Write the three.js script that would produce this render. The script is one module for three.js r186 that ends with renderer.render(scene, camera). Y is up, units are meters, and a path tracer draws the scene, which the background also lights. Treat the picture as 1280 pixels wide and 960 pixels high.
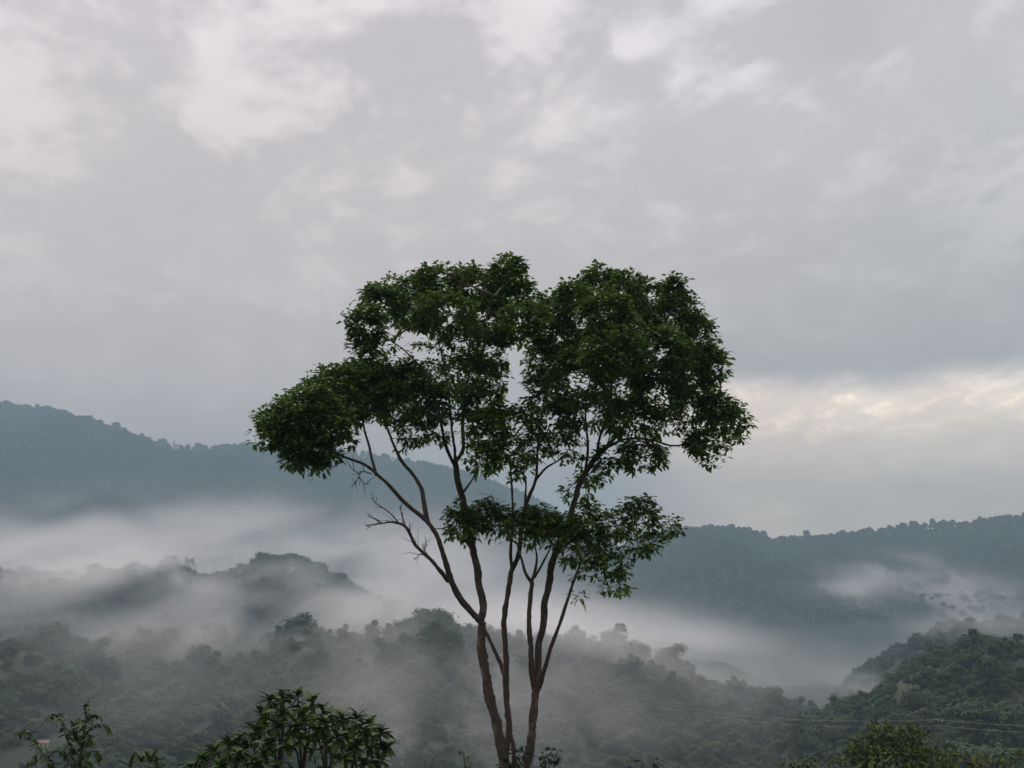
import * as THREE from 'three';
import { mergeGeometries } from 'three/addons/utils/BufferGeometryUtils.js';

// ------------------------------------------------------------------ camera, sky, sun, exposure
const scene = new THREE.Scene();
const FOV = 40, EYE = 1.6, FPX = 480 / Math.tan(FOV / 2 * Math.PI / 180), PITCH = Math.atan((800 - 480) / FPX);
const camera = new THREE.PerspectiveCamera(FOV, 4 / 3, 0.1, 12000);
camera.position.set(0, EYE, 0);
camera.rotation.order = 'YXZ';
camera.rotation.x = PITCH;

const renderer = new THREE.WebGLRenderer({ antialias: true });
renderer.toneMapping = THREE.LinearToneMapping;
renderer.toneMappingExposure = 1.26;
renderer.shadowMap.enabled = true;

// ---- noise
function hash2(ix, iy, s) {
  let h = Math.imul(ix, 374761393) ^ Math.imul(iy, 668265263) ^ Math.imul(s, 2147483647 - 1013);
  h = Math.imul(h ^ (h >>> 13), 1274126177); h ^= h >>> 16;
  return (h >>> 0) / 4294967296;
}
function n2(x, y, s = 0) {                       // value noise, -1 .. 1
  const ix = Math.floor(x), iy = Math.floor(y), fx = x - ix, fy = y - iy;
  const u = fx * fx * fx * (fx * (fx * 6 - 15) + 10), v = fy * fy * fy * (fy * (fy * 6 - 15) + 10);
  const a = hash2(ix, iy, s), b = hash2(ix + 1, iy, s), c = hash2(ix, iy + 1, s), d = hash2(ix + 1, iy + 1, s);
  return 2 * (a + (b - a) * u + (c - a) * v + (a - b - c + d) * u * v) - 1;
}
function fbm(x, y, o = 4, s = 0, gain = 0.5) {
  let a = 1, t = 0, n = 0;
  for (let i = 0; i < o; i++) { t += a * n2(x, y, s + i * 17); n += a; a *= gain; const k = x * 1.62 - y * 1.19; y = x * 1.19 + y * 1.62 + 3.7; x = k + 1.3; }
  return t / n;
}
function rngOf(seed) {
  let s = seed | 0;
  return () => { s = (s + 0x6d2b79f5) | 0; let t = Math.imul(s ^ (s >>> 15), 1 | s); t = (t + Math.imul(t ^ (t >>> 7), 61 | t)) ^ t; return ((t ^ (t >>> 14)) >>> 0) / 4294967296; };
}
const smooth = (a, b, x) => { const t = Math.min(1, Math.max(0, (x - a) / (b - a))); return t * t * (3 - 2 * t); };
const lerp = (a, b, t) => a + (b - a) * t, clamp = (x, a, b) => Math.min(b, Math.max(a, x));

// ---- where a sight line of the photograph (1280 x 960) points: sideways and upward slope per metre of depth
const CP = Math.cos(PITCH), SP = Math.sin(PITCH);
function ray(X, Y) {
  const u = 480 - Y, zf = FPX * CP - u * SP;
  return { t: (X - 640) / zf, e: (u * CP + FPX * SP) / zf };
}
function at(X, Y, D) { const r = ray(X, Y); return new THREE.Vector3(r.t * D, EYE + r.e * D, -D); }

// ---- overcast sky
function makeSky() {
  const W = 4096, H = 2048, data = new Float32Array(W * H * 4), D2R = Math.PI / 180;
  // where the photograph shows the deck thin and bright (+) or thick (-): pixel, half width and height in degrees, bias
  const thin = [[25, 62, 3, 1.4, .38], [-60, 140, 4, 2, .3], [265, 60, 1.6, 4.2, .55], [290, 160, 2.0, 2.2, .34], [430, 122, 3.4, 1.1, .6], [330, 30, 4, 2, .3], [470, 10, 4, 1.2, .4], [655, 42, 2.8, 2.6, .75], [580, 12, 3, 1.2, .45], [790, 62, 1.8, .8, .4], [930, 8, 3, 1, .35],
    [1120, 88, 3.2, 1.2, .35], [1235, 245, 3.4, 1.6, .45], [1075, 220, 2.2, 1, .3], [900, 250, 3, 1.3, .2], [560, 122, .9, .5, .4], [150, 30, 4, 2, -.4], [500, 75, 2.4, 2, -.45], [560, 80, 2.2, 1.8, -.3], [150, 170, 6, 1.6, -.2], [1000, 170, 5, 2, -.3], [1220, 60, 4, 2.4, -.3], [330, 250, 9, 3, -.2]]
    .map(([X, Y, ra, re, b]) => { const q = ray(X, Y); return [Math.atan(q.t) / D2R, Math.atan(q.e / Math.hypot(1, q.t)) / D2R, ra, re, b]; });
  for (let row = H / 2 - 2; row < H; row++) {
    const el = ((row + 0.5) / H - 0.5) * Math.PI, y = Math.max(0.0, Math.sin(el)), eld = el / D2R;
    for (let col = 0; col < W; col++) {
      const az = ((col + 0.5) / W - 0.5) * 2 * Math.PI, x = Math.cos(az) * Math.cos(el), z = Math.sin(az) * Math.cos(el);
      let azd = Math.atan2(x, -z) / D2R;          // 0 straight ahead (-z), right positive
      const k = 1 / (y + 0.24), px = x * k, pz = z * k;
      const wx = fbm(px * 1.1 + 5, pz * 1.1, 3, 11), wz = fbm(px * 1.1, pz * 1.1 + 9, 3, 23);
      const big = fbm(px * 0.9 + wx * 0.5, pz * 0.9 + wz * 0.5, 4, 31);
      const mid = fbm(px * 4.2 + wx * 1.6, pz * 4.2 + wz * 1.6, 6, 47, 0.56);
      const fine = fbm(px * 15 + wx * 1.2 + mid * 0.8, pz * 15 + wz * 1.2, 5, 83, 0.62);
      const high = smooth(12, 34, eld);
      let L = (lerp(0.525, 0.50, high) + 0.24 * smooth(34, 85, eld)) * 1.40;
      let bias = 0;
      for (const [a, e, ra, re, b] of thin) {
        const da = (azd - a + 1.2 * wx) / ra, de = (eld - e + 0.9 * wz) / re, q = da * da + de * de;
        if (q < 9) bias += b * Math.exp(-q * 0.8);
      }
      const open = smooth(-0.08, 0.72, 0.65 * mid + 0.25 * big + 0.8 * fine + 1.0 * bias);
      L *= 1 + (0.06 + 0.02 * high) * big + (0.06 + 0.05 * high) * mid + (0.03 + 0.03 * high) * fine + (0.07 + 0.30 * high) * (open - 0.3);
      let r = L * lerp(1.08, 1.06, high), g = L * lerp(0.945, 0.962, high), b = L * lerp(0.89, 0.965, high);
      // bluish grey towards the right of the deck, pinkish to the left
      const side = smooth(-6, 30, azd + 8 * big) * (1 - smooth(60, 140, Math.abs(azd)));
      r *= lerp(1.01, 0.945, side); g *= lerp(0.985, 0.99, side); b *= lerp(1.0, 1.01, side);
      // the low edge of the dark deck with lighter, warmer air under it
      const edge = 13.1 + 0.9 * fbm(azd * 0.16, eld * 0.3, 3, 71) + 0.5 * wx;
      const region = smooth(4, 13, azd) * (1 - smooth(50, 110, azd));
      const deck = smooth(edge - 1.2, edge + 0.9, eld);
      const dark = region * deck * (1 - smooth(14, 27, eld)) * 0.13;
      const warm = region * (1 - deck);
      const puff = region * Math.exp(-(((eld - edge + 1.2) / 1.3) ** 2)) * smooth(-0.1, 0.5, fbm(azd * 0.9 + 2.2 + 2.0 * fine, eld * 1.7 + 1.2 * wz + fine, 6, 91, 0.7));
      const m = 1 - dark + puff * 0.8 + warm * 1.0 * smooth(0, 5, eld) + warm * 0.30 * fbm(azd * 0.25 + wx, eld * 0.8, 5, 55, 0.6);
      r *= m * (1 + 0.17 * warm + 0.04 * puff); g *= m * (1 + 0.05 * warm + 0.02 * puff); b *= m * (1 - 0.11 * warm - 0.03 * puff);
      const o = (row * W + col) * 4;
      data[o] = r; data[o + 1] = g; data[o + 2] = b; data[o + 3] = 1;
    }
  }
  for (let row = 0; row < H / 2 - 2; row++) for (let col = 0; col < W; col++) { const o = (row * W + col) * 4; data[o] = 0.30; data[o + 1] = 0.30; data[o + 2] = 0.31; data[o + 3] = 1; }
  const t = new THREE.DataTexture(data, W, H, THREE.RGBAFormat, THREE.FloatType);
  t.mapping = THREE.EquirectangularReflectionMapping; t.magFilter = THREE.LinearFilter; t.minFilter = THREE.LinearFilter; t.needsUpdate = true;
  return t;
}
const skyTexture = makeSky();
scene.background = skyTexture;
scene.environment = skyTexture;

const sun = new THREE.DirectionalLight(new THREE.Color().setRGB(1, 0.95, 0.88), 1.4);
sun.name = 'sun';
sun.position.set(-260, 1000, -420);
sun.target.position.set(0, 0, -22);
sun.castShadow = true; sun.shadow.radius = 40; sun.shadow.mapSize.set(2048, 2048);
Object.assign(sun.shadow.camera, { left: -120, right: 120, top: 120, bottom: -120, near: 10, far: 2600 });
scene.add(sun, sun.target);

scene.fog = new THREE.FogExp2(new THREE.Color().setRGB(0.57, 0.83, 1.0), 0.00056);

// ------------------------------------------------------------------ helpers
const taken = new Map();
function numbered(name) { const n = taken.get(name) ?? 0; taken.set(name, n + 1); return n ? `${name}_${String(n).padStart(3, '0')}` : name; }
function tag(o, label, category, group, kind) {
  o.userData = { label, category }; if (group) o.userData.group = group; if (kind) o.userData.kind = kind; return o;
}
function base(name, p) { const g = new THREE.Group(); g.name = numbered(name); if (p) g.position.copy(p); scene.add(g); return g; }
function mesh(name, geo, mat, parent = scene) {
  const m = new THREE.Mesh(geo, mat); m.name = parent === scene ? numbered(name) : name; m.castShadow = m.receiveShadow = true; parent.add(m); return m;
}
function geoOf(pos, idx, nor, col, uv, colSize = 3) {
  const g = new THREE.BufferGeometry();
  g.setAttribute('position', new THREE.Float32BufferAttribute(pos, 3));
  if (idx) g.setIndex(idx);
  if (uv) g.setAttribute('uv', new THREE.Float32BufferAttribute(uv, 2));
  if (col) g.setAttribute('color', new THREE.Float32BufferAttribute(col, colSize));
  if (nor) g.setAttribute('normal', new THREE.Float32BufferAttribute(nor, 3)); else g.computeVertexNormals();
  return g;
}
// a tapered, slightly knobbly stem through points {p: Vector3, r}
function stem(points, sides = 8, { seg = 4, rough = 0.08, seed = 1, cap = true, wob = 0 } = {}) {
  const curve = new THREE.CatmullRomCurve3(points.map((q) => q.p), false, 'centripetal');
  const n = (points.length - 1) * seg, pos = [], idx = [], uv = [];
  let N = new THREE.Vector3(), prev = null, len = 0, last = null;
  for (let i = 0; i <= n; i++) {
    const f = i / n, c = curve.getPoint(f), T = curve.getTangent(f), u = f * (points.length - 1), k = Math.min(points.length - 2, Math.floor(u));
    const r = lerp(points[k].r, points[k + 1].r, u - k);
    if (last) len += c.distanceTo(last); last = c;
    if (!prev) { N.set(1, 0, 0); if (Math.abs(T.x) > 0.8) N.set(0, 0, 1); } N.addScaledVector(T, -N.dot(T)).normalize(); prev = T;
    const B = new THREE.Vector3().crossVectors(T, N);
    if (wob && i > 0 && i < n) { const k = r * wob; c.x += k * n2(len * 2.2, seed * 3.1, 5); c.y += k * 0.4 * n2(len * 2.2, seed * 3.1, 6); c.z += k * n2(len * 2.2, seed * 3.1, 7); }
    for (let j = 0; j <= sides; j++) {
      const a = j / sides * 2 * Math.PI, w = r * (1 + rough * (n2(Math.cos(a) * 1.5 + seed * 7.1 + 9, len * 5 + Math.sin(a) * 1.5, seed) + 1.1 * n2(Math.cos(a) * 2.5 + seed, len * 14 + Math.sin(a) * 2.5, seed + 5)));
      pos.push(c.x + (N.x * Math.cos(a) + B.x * Math.sin(a)) * w, c.y + (N.y * Math.cos(a) + B.y * Math.sin(a)) * w, c.z + (N.z * Math.cos(a) + B.z * Math.sin(a)) * w);
      uv.push(j / sides * 2 * Math.PI * r, len);
    }
  }
  const s1 = sides + 1;
  for (let i = 0; i < n; i++) for (let j = 0; j < sides; j++) { const a = i * s1 + j; idx.push(a, a + 1, a + s1, a + 1, a + s1 + 1, a + s1); }
  if (cap) { const c = points[points.length - 1].p, o = pos.length / 3; pos.push(c.x, c.y, c.z); uv.push(0, len); for (let j = 0; j < sides; j++) idx.push(n * s1 + j, n * s1 + j + 1, o); }
  return geoOf(pos, idx, null, null, uv);
}
// one folded leaf into growing arrays: base p, direction d, face normal up, length, width, colour
const _s = new THREE.Vector3(), _u = new THREE.Vector3();
function pushLeaf(A, p, d, up, L, Wd, c, droop = 0.25) {
  _s.crossVectors(d, up).normalize(); _u.crossVectors(_s, d).normalize();
  const o = A.pos.length / 3, P = (l, s, h) => A.pos.push(p.x + d.x * l + _s.x * s + _u.x * h, p.y + d.y * l + _s.y * s + _u.y * h - droop * l * l / L, p.z + d.z * l + _s.z * s + _u.z * h);
  P(0, 0, 0); P(L * 0.3, -Wd * 0.46, Wd * 0.14); P(L * 0.3, 0, 0); P(L * 0.3, Wd * 0.46, Wd * 0.14); P(L * 0.7, -Wd * 0.4, Wd * 0.12); P(L * 0.7, 0, 0); P(L * 0.7, Wd * 0.4, Wd * 0.12); P(L, 0, 0);
  A.idx.push(o, o + 2, o + 1, o, o + 3, o + 2, o + 1, o + 2, o + 4, o + 2, o + 5, o + 4, o + 2, o + 3, o + 5, o + 3, o + 6, o + 5, o + 4, o + 5, o + 7, o + 5, o + 6, o + 7);
  for (let i = 0; i < 8; i++) A.col.push(c[0], c[1], c[2]);
}
function leafMat(extra = {}) {
  return new THREE.MeshPhysicalMaterial({ vertexColors: true, roughness: 0.65, specularIntensity: 0.18, transmission: 0.0, side: THREE.DoubleSide, ...extra });
}

// ------------------------------------------------------------------ terrain
const linePts = (pts, D) => { const q = pts.map(([X, Y]) => ray(X, Y)); return { D, q }; };
function crest(c, t) {
  const q = c.q; if (t <= q[0].t) return q[0].e; if (t >= q[q.length - 1].t) return q[q.length - 1].e;
  let i = 0; while (q[i + 1].t < t) i++;
  const m = (j) => { const a = q[Math.max(0, j - 1)], b = q[Math.min(q.length - 1, j + 1)]; return (b.e - a.e) / (b.t - a.t); };
  const h = q[i + 1].t - q[i].t, s = (t - q[i].t) / h, s2 = s * s, s3 = s2 * s;
  return (2 * s3 - 3 * s2 + 1) * q[i].e + (s3 - 2 * s2 + s) * h * m(i) + (3 * s2 - 2 * s3) * q[i + 1].e + (s3 - s2) * h * m(i + 1);
}
// crest lines of the ridges as the photograph shows them, each at its own distance; drop: tree height under the skyline
const RIDGES = [
  { ...linePts([[-900, 470], [-300, 470], [-100, 488], [0, 503], [40, 508], [75, 515], [105, 528], [135, 540], [170, 551], [215, 557], [260, 558], [300, 557], [340, 560], [420, 564], [480, 570], [540, 581], [600, 597], [650, 615], [700, 640], [760, 680], [830, 725], [900, 765], [1000, 810], [1400, 830], [2200, 830]], 2200), drop: 7, front: 900, back: 900, foot: -60 },
  { ...linePts([[-600, 830], [400, 830], [560, 800], [640, 750], [700, 712], [760, 688], [800, 675], [830, 667], [860, 663], [930, 662], [946, 667], [965, 674], [990, 673], [1030, 671], [1060, 668], [1100, 663], [1125, 657], [1160, 655], [1180, 652], [1220, 654], [1245, 650], [1280, 650], [1600, 620], [2200, 600]], 1700), drop: 6, front: 700, back: 500, foot: -60 },
  { ...linePts([[-900, 715], [-200, 722], [0, 722], [100, 726], [180, 718], [225, 712], [262, 722], [300, 716], [330, 706], [355, 701], [378, 706], [405, 718], [440, 738], [480, 756], [540, 790], [620, 830], [800, 850], [2200, 850]], 800), drop: 3, front: 300, back: 260, foot: -50 },
  { ...linePts([[-900, 810], [0, 812], [100, 812], [200, 806], [300, 812], [380, 804], [430, 815], [480, 808], [520, 794], [548, 790], [590, 796], [640, 804], [700, 812], [760, 818], [800, 828], [850, 850], [900, 872], [950, 888], [1010, 905], [1080, 935], [1200, 970], [2200, 990]], 420), drop: 0, front: 260, back: 140, foot: -48 },
  { ...linePts([[-900, 990], [900, 990], [960, 955], [1000, 922], [1040, 898], [1080, 878], [1115, 858], [1150, 835], [1175, 826], [1215, 822], [1280, 822], [1400, 815], [2200, 800]], 300), drop: 0, front: 190, back: 120, foot: -46 },
  { ...linePts([[-900, 960], [1000, 900], [1100, 850], [1160, 815], [1210, 797], [1260, 790], [1330, 780], [2200, 770]], 620), drop: 0, front: 200, back: 200, foot: -50 },
];
function ridgeHeight(R, t, D, x) {
  const H = EYE + crest(R, t) * R.D - R.drop, s = R.D - D, foot = R.foot;
  const span = s > 0 ? R.front : R.back, q = clamp(Math.abs(s) / span, 0, 1);
  const gully = fbm(x / (R.D * 0.09), D / (R.D * 0.22), 4, 3 + R.D) * Math.min(1, q * 4) * (1 - q) * R.D * 0.055;
  const prof = 1 - q * (0.62 + 0.38 * q);         // slightly convex shoulder, then even slope
  return lerp(foot, H, prof) + gully;
}
function ground(x, z) {
  const D = -z, r = Math.hypot(x, z), front = smooth(-0.2, 0.5, D / Math.max(r, 1e-6));
  // the shoulder the camera and the tree stand on
  let near = -0.055 * r - 1.6 * smooth(16, 30, r) * (r - 16) / 14 - 46 * smooth(24, 150, r) + 0.12 * fbm(x * 0.2, z * 0.2, 3, 5) * smooth(2, 8, r);
  near = Math.max(near, -56);
  let h = near;
  if (D > 30) {
    const t = clamp(x / D, -0.95, 0.95);
    let top = -60, sum = 0; const K = 0.12, hs = RIDGES.map((R) => ridgeHeight(R, t, D, x));
    top = Math.max(...hs, near); sum = hs.reduce((a, v) => a + Math.exp((v - top) * K), Math.exp((near - top) * K));
    h = lerp(near, top + Math.log(sum) / K * 0.25, smooth(30, 150, D));
  }
  const behind = r < 30 ? -0.02 * r : 0.06 * (r - 30) * smooth(30, 300, r) - 0.6;
  return lerp(behind, h, front);
}
// where a sight line of the photograph meets the ground
function onGround(X, Y, d0, d1) { for (let D = d0; D < d1; D += 1) { const p = at(X, Y, D); if (ground(p.x, p.z) >= p.y) return p; } return at(X, Y, d1); }
const HOUSE = onGround(54, 934, 190, 420);
const CHAPEL = at(218.5, 553, 2185);
const CLEAR = at(1128, 838, 282);                                // the grassy clearing on the slope

function terrain() {
  const az = [], rad = [];
  for (let a = -180; a < -38; a += 4) az.push(a); for (let a = -38; a < 38; a += 0.32) az.push(a); for (let a = 38; a <= 180.01; a += 4) az.push(Math.min(180, a));
  for (let r = 0.6, k = 0; r < 3600; k++) { rad.push(r); r *= r < 120 ? 1.06 : 1.014; }
  const pos = [0, ground(0, -0.01), 0], col = [0.05, 0.07, 0.03], idx = [], uv = [0, 0], n = az.length;
  for (const r of rad) for (const a of az) {
    const q = a * Math.PI / 180, x = Math.sin(q) * r, z = -Math.cos(q) * r;
    pos.push(x, ground(x, z), z); uv.push(x, z);
    const m = fbm(x * 0.02, z * 0.02, 4, 8), f = fbm(x * 0.15, z * 0.15, 3, 12);
    const g = smooth(-0.1, 0.45, m + 0.4 * f);
    const field = (1 - smooth(0.55, 1.15, Math.hypot((x - CLEAR.x) / 13, (z - CLEAR.z) / 30) + 0.5 * f));
    col.push(lerp(lerp(0.024, 0.036, g), 0.056, field), lerp(lerp(0.036, 0.048, g), 0.074, field), lerp(lerp(0.018, 0.022, g), 0.029, field));
  }
  for (let j = 0; j < n - 1; j++) idx.push(0, 1 + j + 1, 1 + j);
  for (let i = 0; i < rad.length - 1; i++) for (let j = 0; j < n - 1; j++) { const a = 1 + i * n + j; idx.push(a, a + 1, a + n, a + 1, a + n + 1, a + n); }
  const m = mesh('terrain', geoOf(pos, idx, null, col, uv), new THREE.MeshStandardMaterial({ vertexColors: true, roughness: 1, side: THREE.DoubleSide }));
  m.userData = { kind: 'structure', label: 'grassy and wooded hillsides falling into a misty valley', category: 'terrain' };
}
terrain();

// ------------------------------------------------------------------ distant and middle forest
// crown of leaf-sized faces spread over a few lobes round inner dark masses, height 1 = tree height
function crownGeo(seed, { n = 260, leaf = 0.09, lobes = 6, w = 0.34, y0 = 0.35, y1 = 0.92, flat = 1 }) {
  const R = rngOf(seed), A = { pos: [], idx: [], nor: [], col: [] }, L = [];
  for (let i = 0; i < lobes; i++) {
    const a = R() * 6.28, d = Math.sqrt(R()) * w * 0.75, yy = lerp(y0 + 0.12, y1 - 0.12, R());
    L.push({ c: new THREE.Vector3(Math.cos(a) * d, yy, Math.sin(a) * d), r: (0.55 + 0.45 * R()) * w * 0.62 * (1 - 0.35 * Math.abs(yy - 0.62)) });
  }
  L.push({ c: new THREE.Vector3(0, (y0 + y1) / 2 + 0.05, 0), r: w * 0.75 });
  const d = new THREE.Vector3(), p = new THREE.Vector3(), u = new THREE.Vector3(), v = new THREE.Vector3(), nn = new THREE.Vector3();
  for (let i = 0; i < n; i++) {
    const o = L[Math.floor(R() * L.length)];
    d.set(R() * 2 - 1, R() * 2 - 0.75, R() * 2 - 1).normalize();
    const rr = o.r * (0.5 + 0.8 * Math.pow(R(), 1.3));
    p.copy(o.c).add(u.set(d.x * rr, d.y * rr * 0.8 * flat, d.z * rr));
    nn.set(d.x + (R() - 0.5) * 0.9, d.y + 0.35 + (R() - 0.5) * 0.9, d.z + (R() - 0.5) * 0.9).normalize();
    u.set(R() - 0.5, R() - 0.5, R() - 0.5).cross(nn).normalize(); v.crossVectors(nn, u);
    const s = leaf * (0.6 + 0.8 * R()), b = A.pos.length / 3, g = 0.86 + 0.3 * R(), yl = 0.95 + 0.2 * R();
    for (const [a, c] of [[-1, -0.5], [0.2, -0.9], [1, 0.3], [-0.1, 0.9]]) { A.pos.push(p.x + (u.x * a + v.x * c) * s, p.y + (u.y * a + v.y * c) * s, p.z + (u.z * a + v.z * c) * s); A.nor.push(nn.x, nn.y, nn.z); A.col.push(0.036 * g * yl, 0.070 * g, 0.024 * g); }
    A.idx.push(b, b + 1, b + 2, b, b + 2, b + 3);
  }
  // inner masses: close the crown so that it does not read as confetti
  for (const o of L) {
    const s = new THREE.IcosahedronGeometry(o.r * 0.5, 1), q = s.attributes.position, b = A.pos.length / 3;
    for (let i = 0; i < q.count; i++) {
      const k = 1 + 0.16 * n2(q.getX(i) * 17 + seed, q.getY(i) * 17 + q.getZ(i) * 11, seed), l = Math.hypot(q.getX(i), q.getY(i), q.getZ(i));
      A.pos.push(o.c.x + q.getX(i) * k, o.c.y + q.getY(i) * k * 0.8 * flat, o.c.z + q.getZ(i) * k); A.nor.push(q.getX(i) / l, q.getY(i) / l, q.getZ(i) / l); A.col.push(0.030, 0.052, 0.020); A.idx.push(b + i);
    }
  }
  return geoOf(A.pos, A.idx, A.nor, A.col);
}
const farLeaf = new THREE.MeshStandardMaterial({ vertexColors: true, roughness: 0.9, side: THREE.DoubleSide });
const farBark = new THREE.MeshStandardMaterial({ color: new THREE.Color().setRGB(0.07, 0.055, 0.045), roughness: 0.95 });
function trunkGeo(seed, h, r) {
  const R = rngOf(seed), parts = [stem([{ p: new THREE.Vector3(0, -0.06, 0), r: r * 1.3 }, { p: new THREE.Vector3(r * 0.6, h * 0.5, 0), r }, { p: new THREE.Vector3(0, h, r), r: r * 0.6 }], 5, { seg: 2 })];
  for (let i = 0; i < 4; i++) { const a = R() * 6.28, q = h * (0.65 + 0.3 * R()); parts.push(stem([{ p: new THREE.Vector3(0, q, 0), r: r * 0.55 }, { p: new THREE.Vector3(Math.cos(a) * 0.17, q + 0.2, Math.sin(a) * 0.17), r: r * 0.2 }], 4, { seg: 1 })); }
  return mergeGeometries(parts);
}
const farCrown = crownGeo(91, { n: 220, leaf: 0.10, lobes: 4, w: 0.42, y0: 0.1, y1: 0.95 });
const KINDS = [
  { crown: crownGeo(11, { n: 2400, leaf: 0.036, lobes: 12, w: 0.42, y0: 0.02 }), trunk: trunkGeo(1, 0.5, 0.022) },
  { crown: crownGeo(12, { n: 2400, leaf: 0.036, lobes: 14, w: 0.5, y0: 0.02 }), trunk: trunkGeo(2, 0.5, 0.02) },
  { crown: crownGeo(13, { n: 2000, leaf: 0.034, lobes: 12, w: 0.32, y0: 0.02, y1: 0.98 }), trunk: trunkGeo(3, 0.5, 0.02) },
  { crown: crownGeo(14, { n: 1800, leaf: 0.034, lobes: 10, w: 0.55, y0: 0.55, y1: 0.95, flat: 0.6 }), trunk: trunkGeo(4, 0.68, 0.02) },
];
const dummy = new THREE.Object3D(), tint = new THREE.Color();
function forest(name, label, geo, seed, count, pick, hLo, hHi) {
  const R = rngOf(seed), list = [];
  for (let i = 0; i < count * 4 && list.length < count; i++) { const p = pick(R); if (p) list.push(p); }
  const im = new THREE.InstancedMesh(geo, farLeaf, list.length);
  im.name = numbered(name); im.castShadow = im.receiveShadow = true;
  list.forEach(([x, z, k = 1], i) => {
    const h = lerp(hLo, hHi, R() * R()) * k * (R() < 0.06 ? 1.45 : 1);
    dummy.position.set(x, ground(x, z) - h * 0.06, z); dummy.rotation.set(0, R() * 6.28, 0); const w = h * (0.85 + 0.5 * R()); dummy.scale.set(w, h, w); dummy.updateMatrix();
    im.setMatrixAt(i, dummy.matrix); const g = (0.82 + 0.4 * R()) * (1 + (z < -1000 ? 0.6 : 0.25) * fbm(x / 110, z / 110, 3, 15)); im.setColorAt(i, tint.setRGB(g * (0.9 + 0.35 * R()), g, g * 0.95));
  });
  tag(im, label, 'forest', null, 'stuff'); scene.add(im); return im;
}
const spotIn = (t0, t1, d0, d1) => (R) => { const D = Math.sqrt(lerp(d0 * d0, d1 * d1, R())), t = lerp(t0, t1, R()), x = t * D; return Math.abs(x - CHAPEL.x - 4) < 16 && Math.abs(D + CHAPEL.z) < 90 || (Math.abs(x - HOUSE.x) < 4 && Math.abs(D + HOUSE.z + 8) < 14) || Math.hypot((x - CLEAR.x) / 13, (D + CLEAR.z) / 36) < 0.75 + 0.45 * R() && R() < 0.8 ? null : [x, -D]; };
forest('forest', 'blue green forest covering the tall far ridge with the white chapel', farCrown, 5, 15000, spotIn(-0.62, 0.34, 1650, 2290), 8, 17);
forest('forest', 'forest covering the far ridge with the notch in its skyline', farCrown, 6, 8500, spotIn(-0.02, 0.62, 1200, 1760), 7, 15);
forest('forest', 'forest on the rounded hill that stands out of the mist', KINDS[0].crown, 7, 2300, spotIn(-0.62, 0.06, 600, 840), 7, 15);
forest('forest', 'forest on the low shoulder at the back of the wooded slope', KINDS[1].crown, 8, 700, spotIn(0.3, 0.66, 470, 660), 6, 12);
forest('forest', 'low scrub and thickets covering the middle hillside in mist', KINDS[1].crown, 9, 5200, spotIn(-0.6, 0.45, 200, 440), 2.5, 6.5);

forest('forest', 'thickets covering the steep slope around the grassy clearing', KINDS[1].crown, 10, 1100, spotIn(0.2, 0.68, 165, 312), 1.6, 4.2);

// single trees that can be told apart on the middle hill and the slope by the clearing
const treeRng = rngOf(77);
function hillTree(name, kind, X, D, h, label, group, wide = 1) {
  const t = ray(X, 800).t, x = t * D, z = -D, g = base(name, new THREE.Vector3(x, ground(x, z), z)), K = KINDS[kind];
  g.rotation.y = treeRng() * 6.28; g.scale.set(h * wide, h, h * wide);
  mesh('trunk', K.trunk, farBark, g); mesh('crown', K.crown, farLeaf, g);
  return tag(g, label, 'tree', group);
}
const onMiddle = [];
{
  const R = rngOf(404);
  for (let i = 0; i < 150; i++) {
    const X = lerp(-40, 1010, R()), D = lerp(255, 425, Math.sqrt(R())), h = lerp(6.5, 14, R() * R());
    const k = Math.floor(R() * 3);
    hillTree('hillside_tree', k, X, D, h, `${h > 9 ? 'tall' : 'small'} ${['rounded', 'broad spreading', 'narrow upright'][k]} tree among others on the misty middle hillside`, 'trees on the misty middle hillside', 0.9 + 0.3 * R());
  }
  for (let i = 0; i < 100; i++) {
    const X = lerp(985, 1420, R()), D = lerp(175, 300, R()), h = lerp(4.5, 9, R());
    const p = ray(X, 800).t * D, low = X > 1040 && X < 1200 ? 0.5 : 1;
    if (Math.hypot((p - CLEAR.x) / 12, (D + CLEAR.z) / 34) < 1) continue;               // the grassy clearing
    const k = Math.floor(R() * 4);
    hillTree('slope_tree', k, X, D, h * low, `${h * low > 6.5 ? 'tall' : 'small'} ${['rounded', 'broad spreading', 'narrow upright', 'flat-topped'][k]} tree on the steep slope below the grassy clearing`, 'trees on the slope by the clearing', 0.95 + 0.4 * R());
  }
  for (const [X, D, h, k] of [[1205, 292, 6.5, 1], [1232, 296, 6, 0], [1262, 290, 6.5, 1], [1290, 296, 7, 2], [1150, 300, 3.4, 0]])
    hillTree('slope_tree', k, X, D, h, 'tree on the wooded top of the slope above the grassy clearing', 'trees on the wooded top above the clearing', 1.1);
  for (const [X, D, h, k] of [[505, 400, 9, 1], [530, 410, 11, 0], [556, 405, 11, 1], [590, 400, 9.5, 0], [620, 405, 8, 1], [648, 410, 9, 2], [395, 415, 9, 2], [185, 415, 8, 1]])
    hillTree('hillside_tree', k, X, D, h, 'broad dark tree on the crest of the misty middle hill', 'trees on the crest of the middle hill', 1.15);
}
hillTree('tall_tree', 2, 768, 380, 15.5, 'tall domed tree rising above its neighbours on the descending hill crest', null, 1.25);
hillTree('umbrella_tree', 3, 726, 300, 10, 'small flat-topped tree standing clear on the misty slope beside the tall domed tree', null, 0.9);

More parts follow.
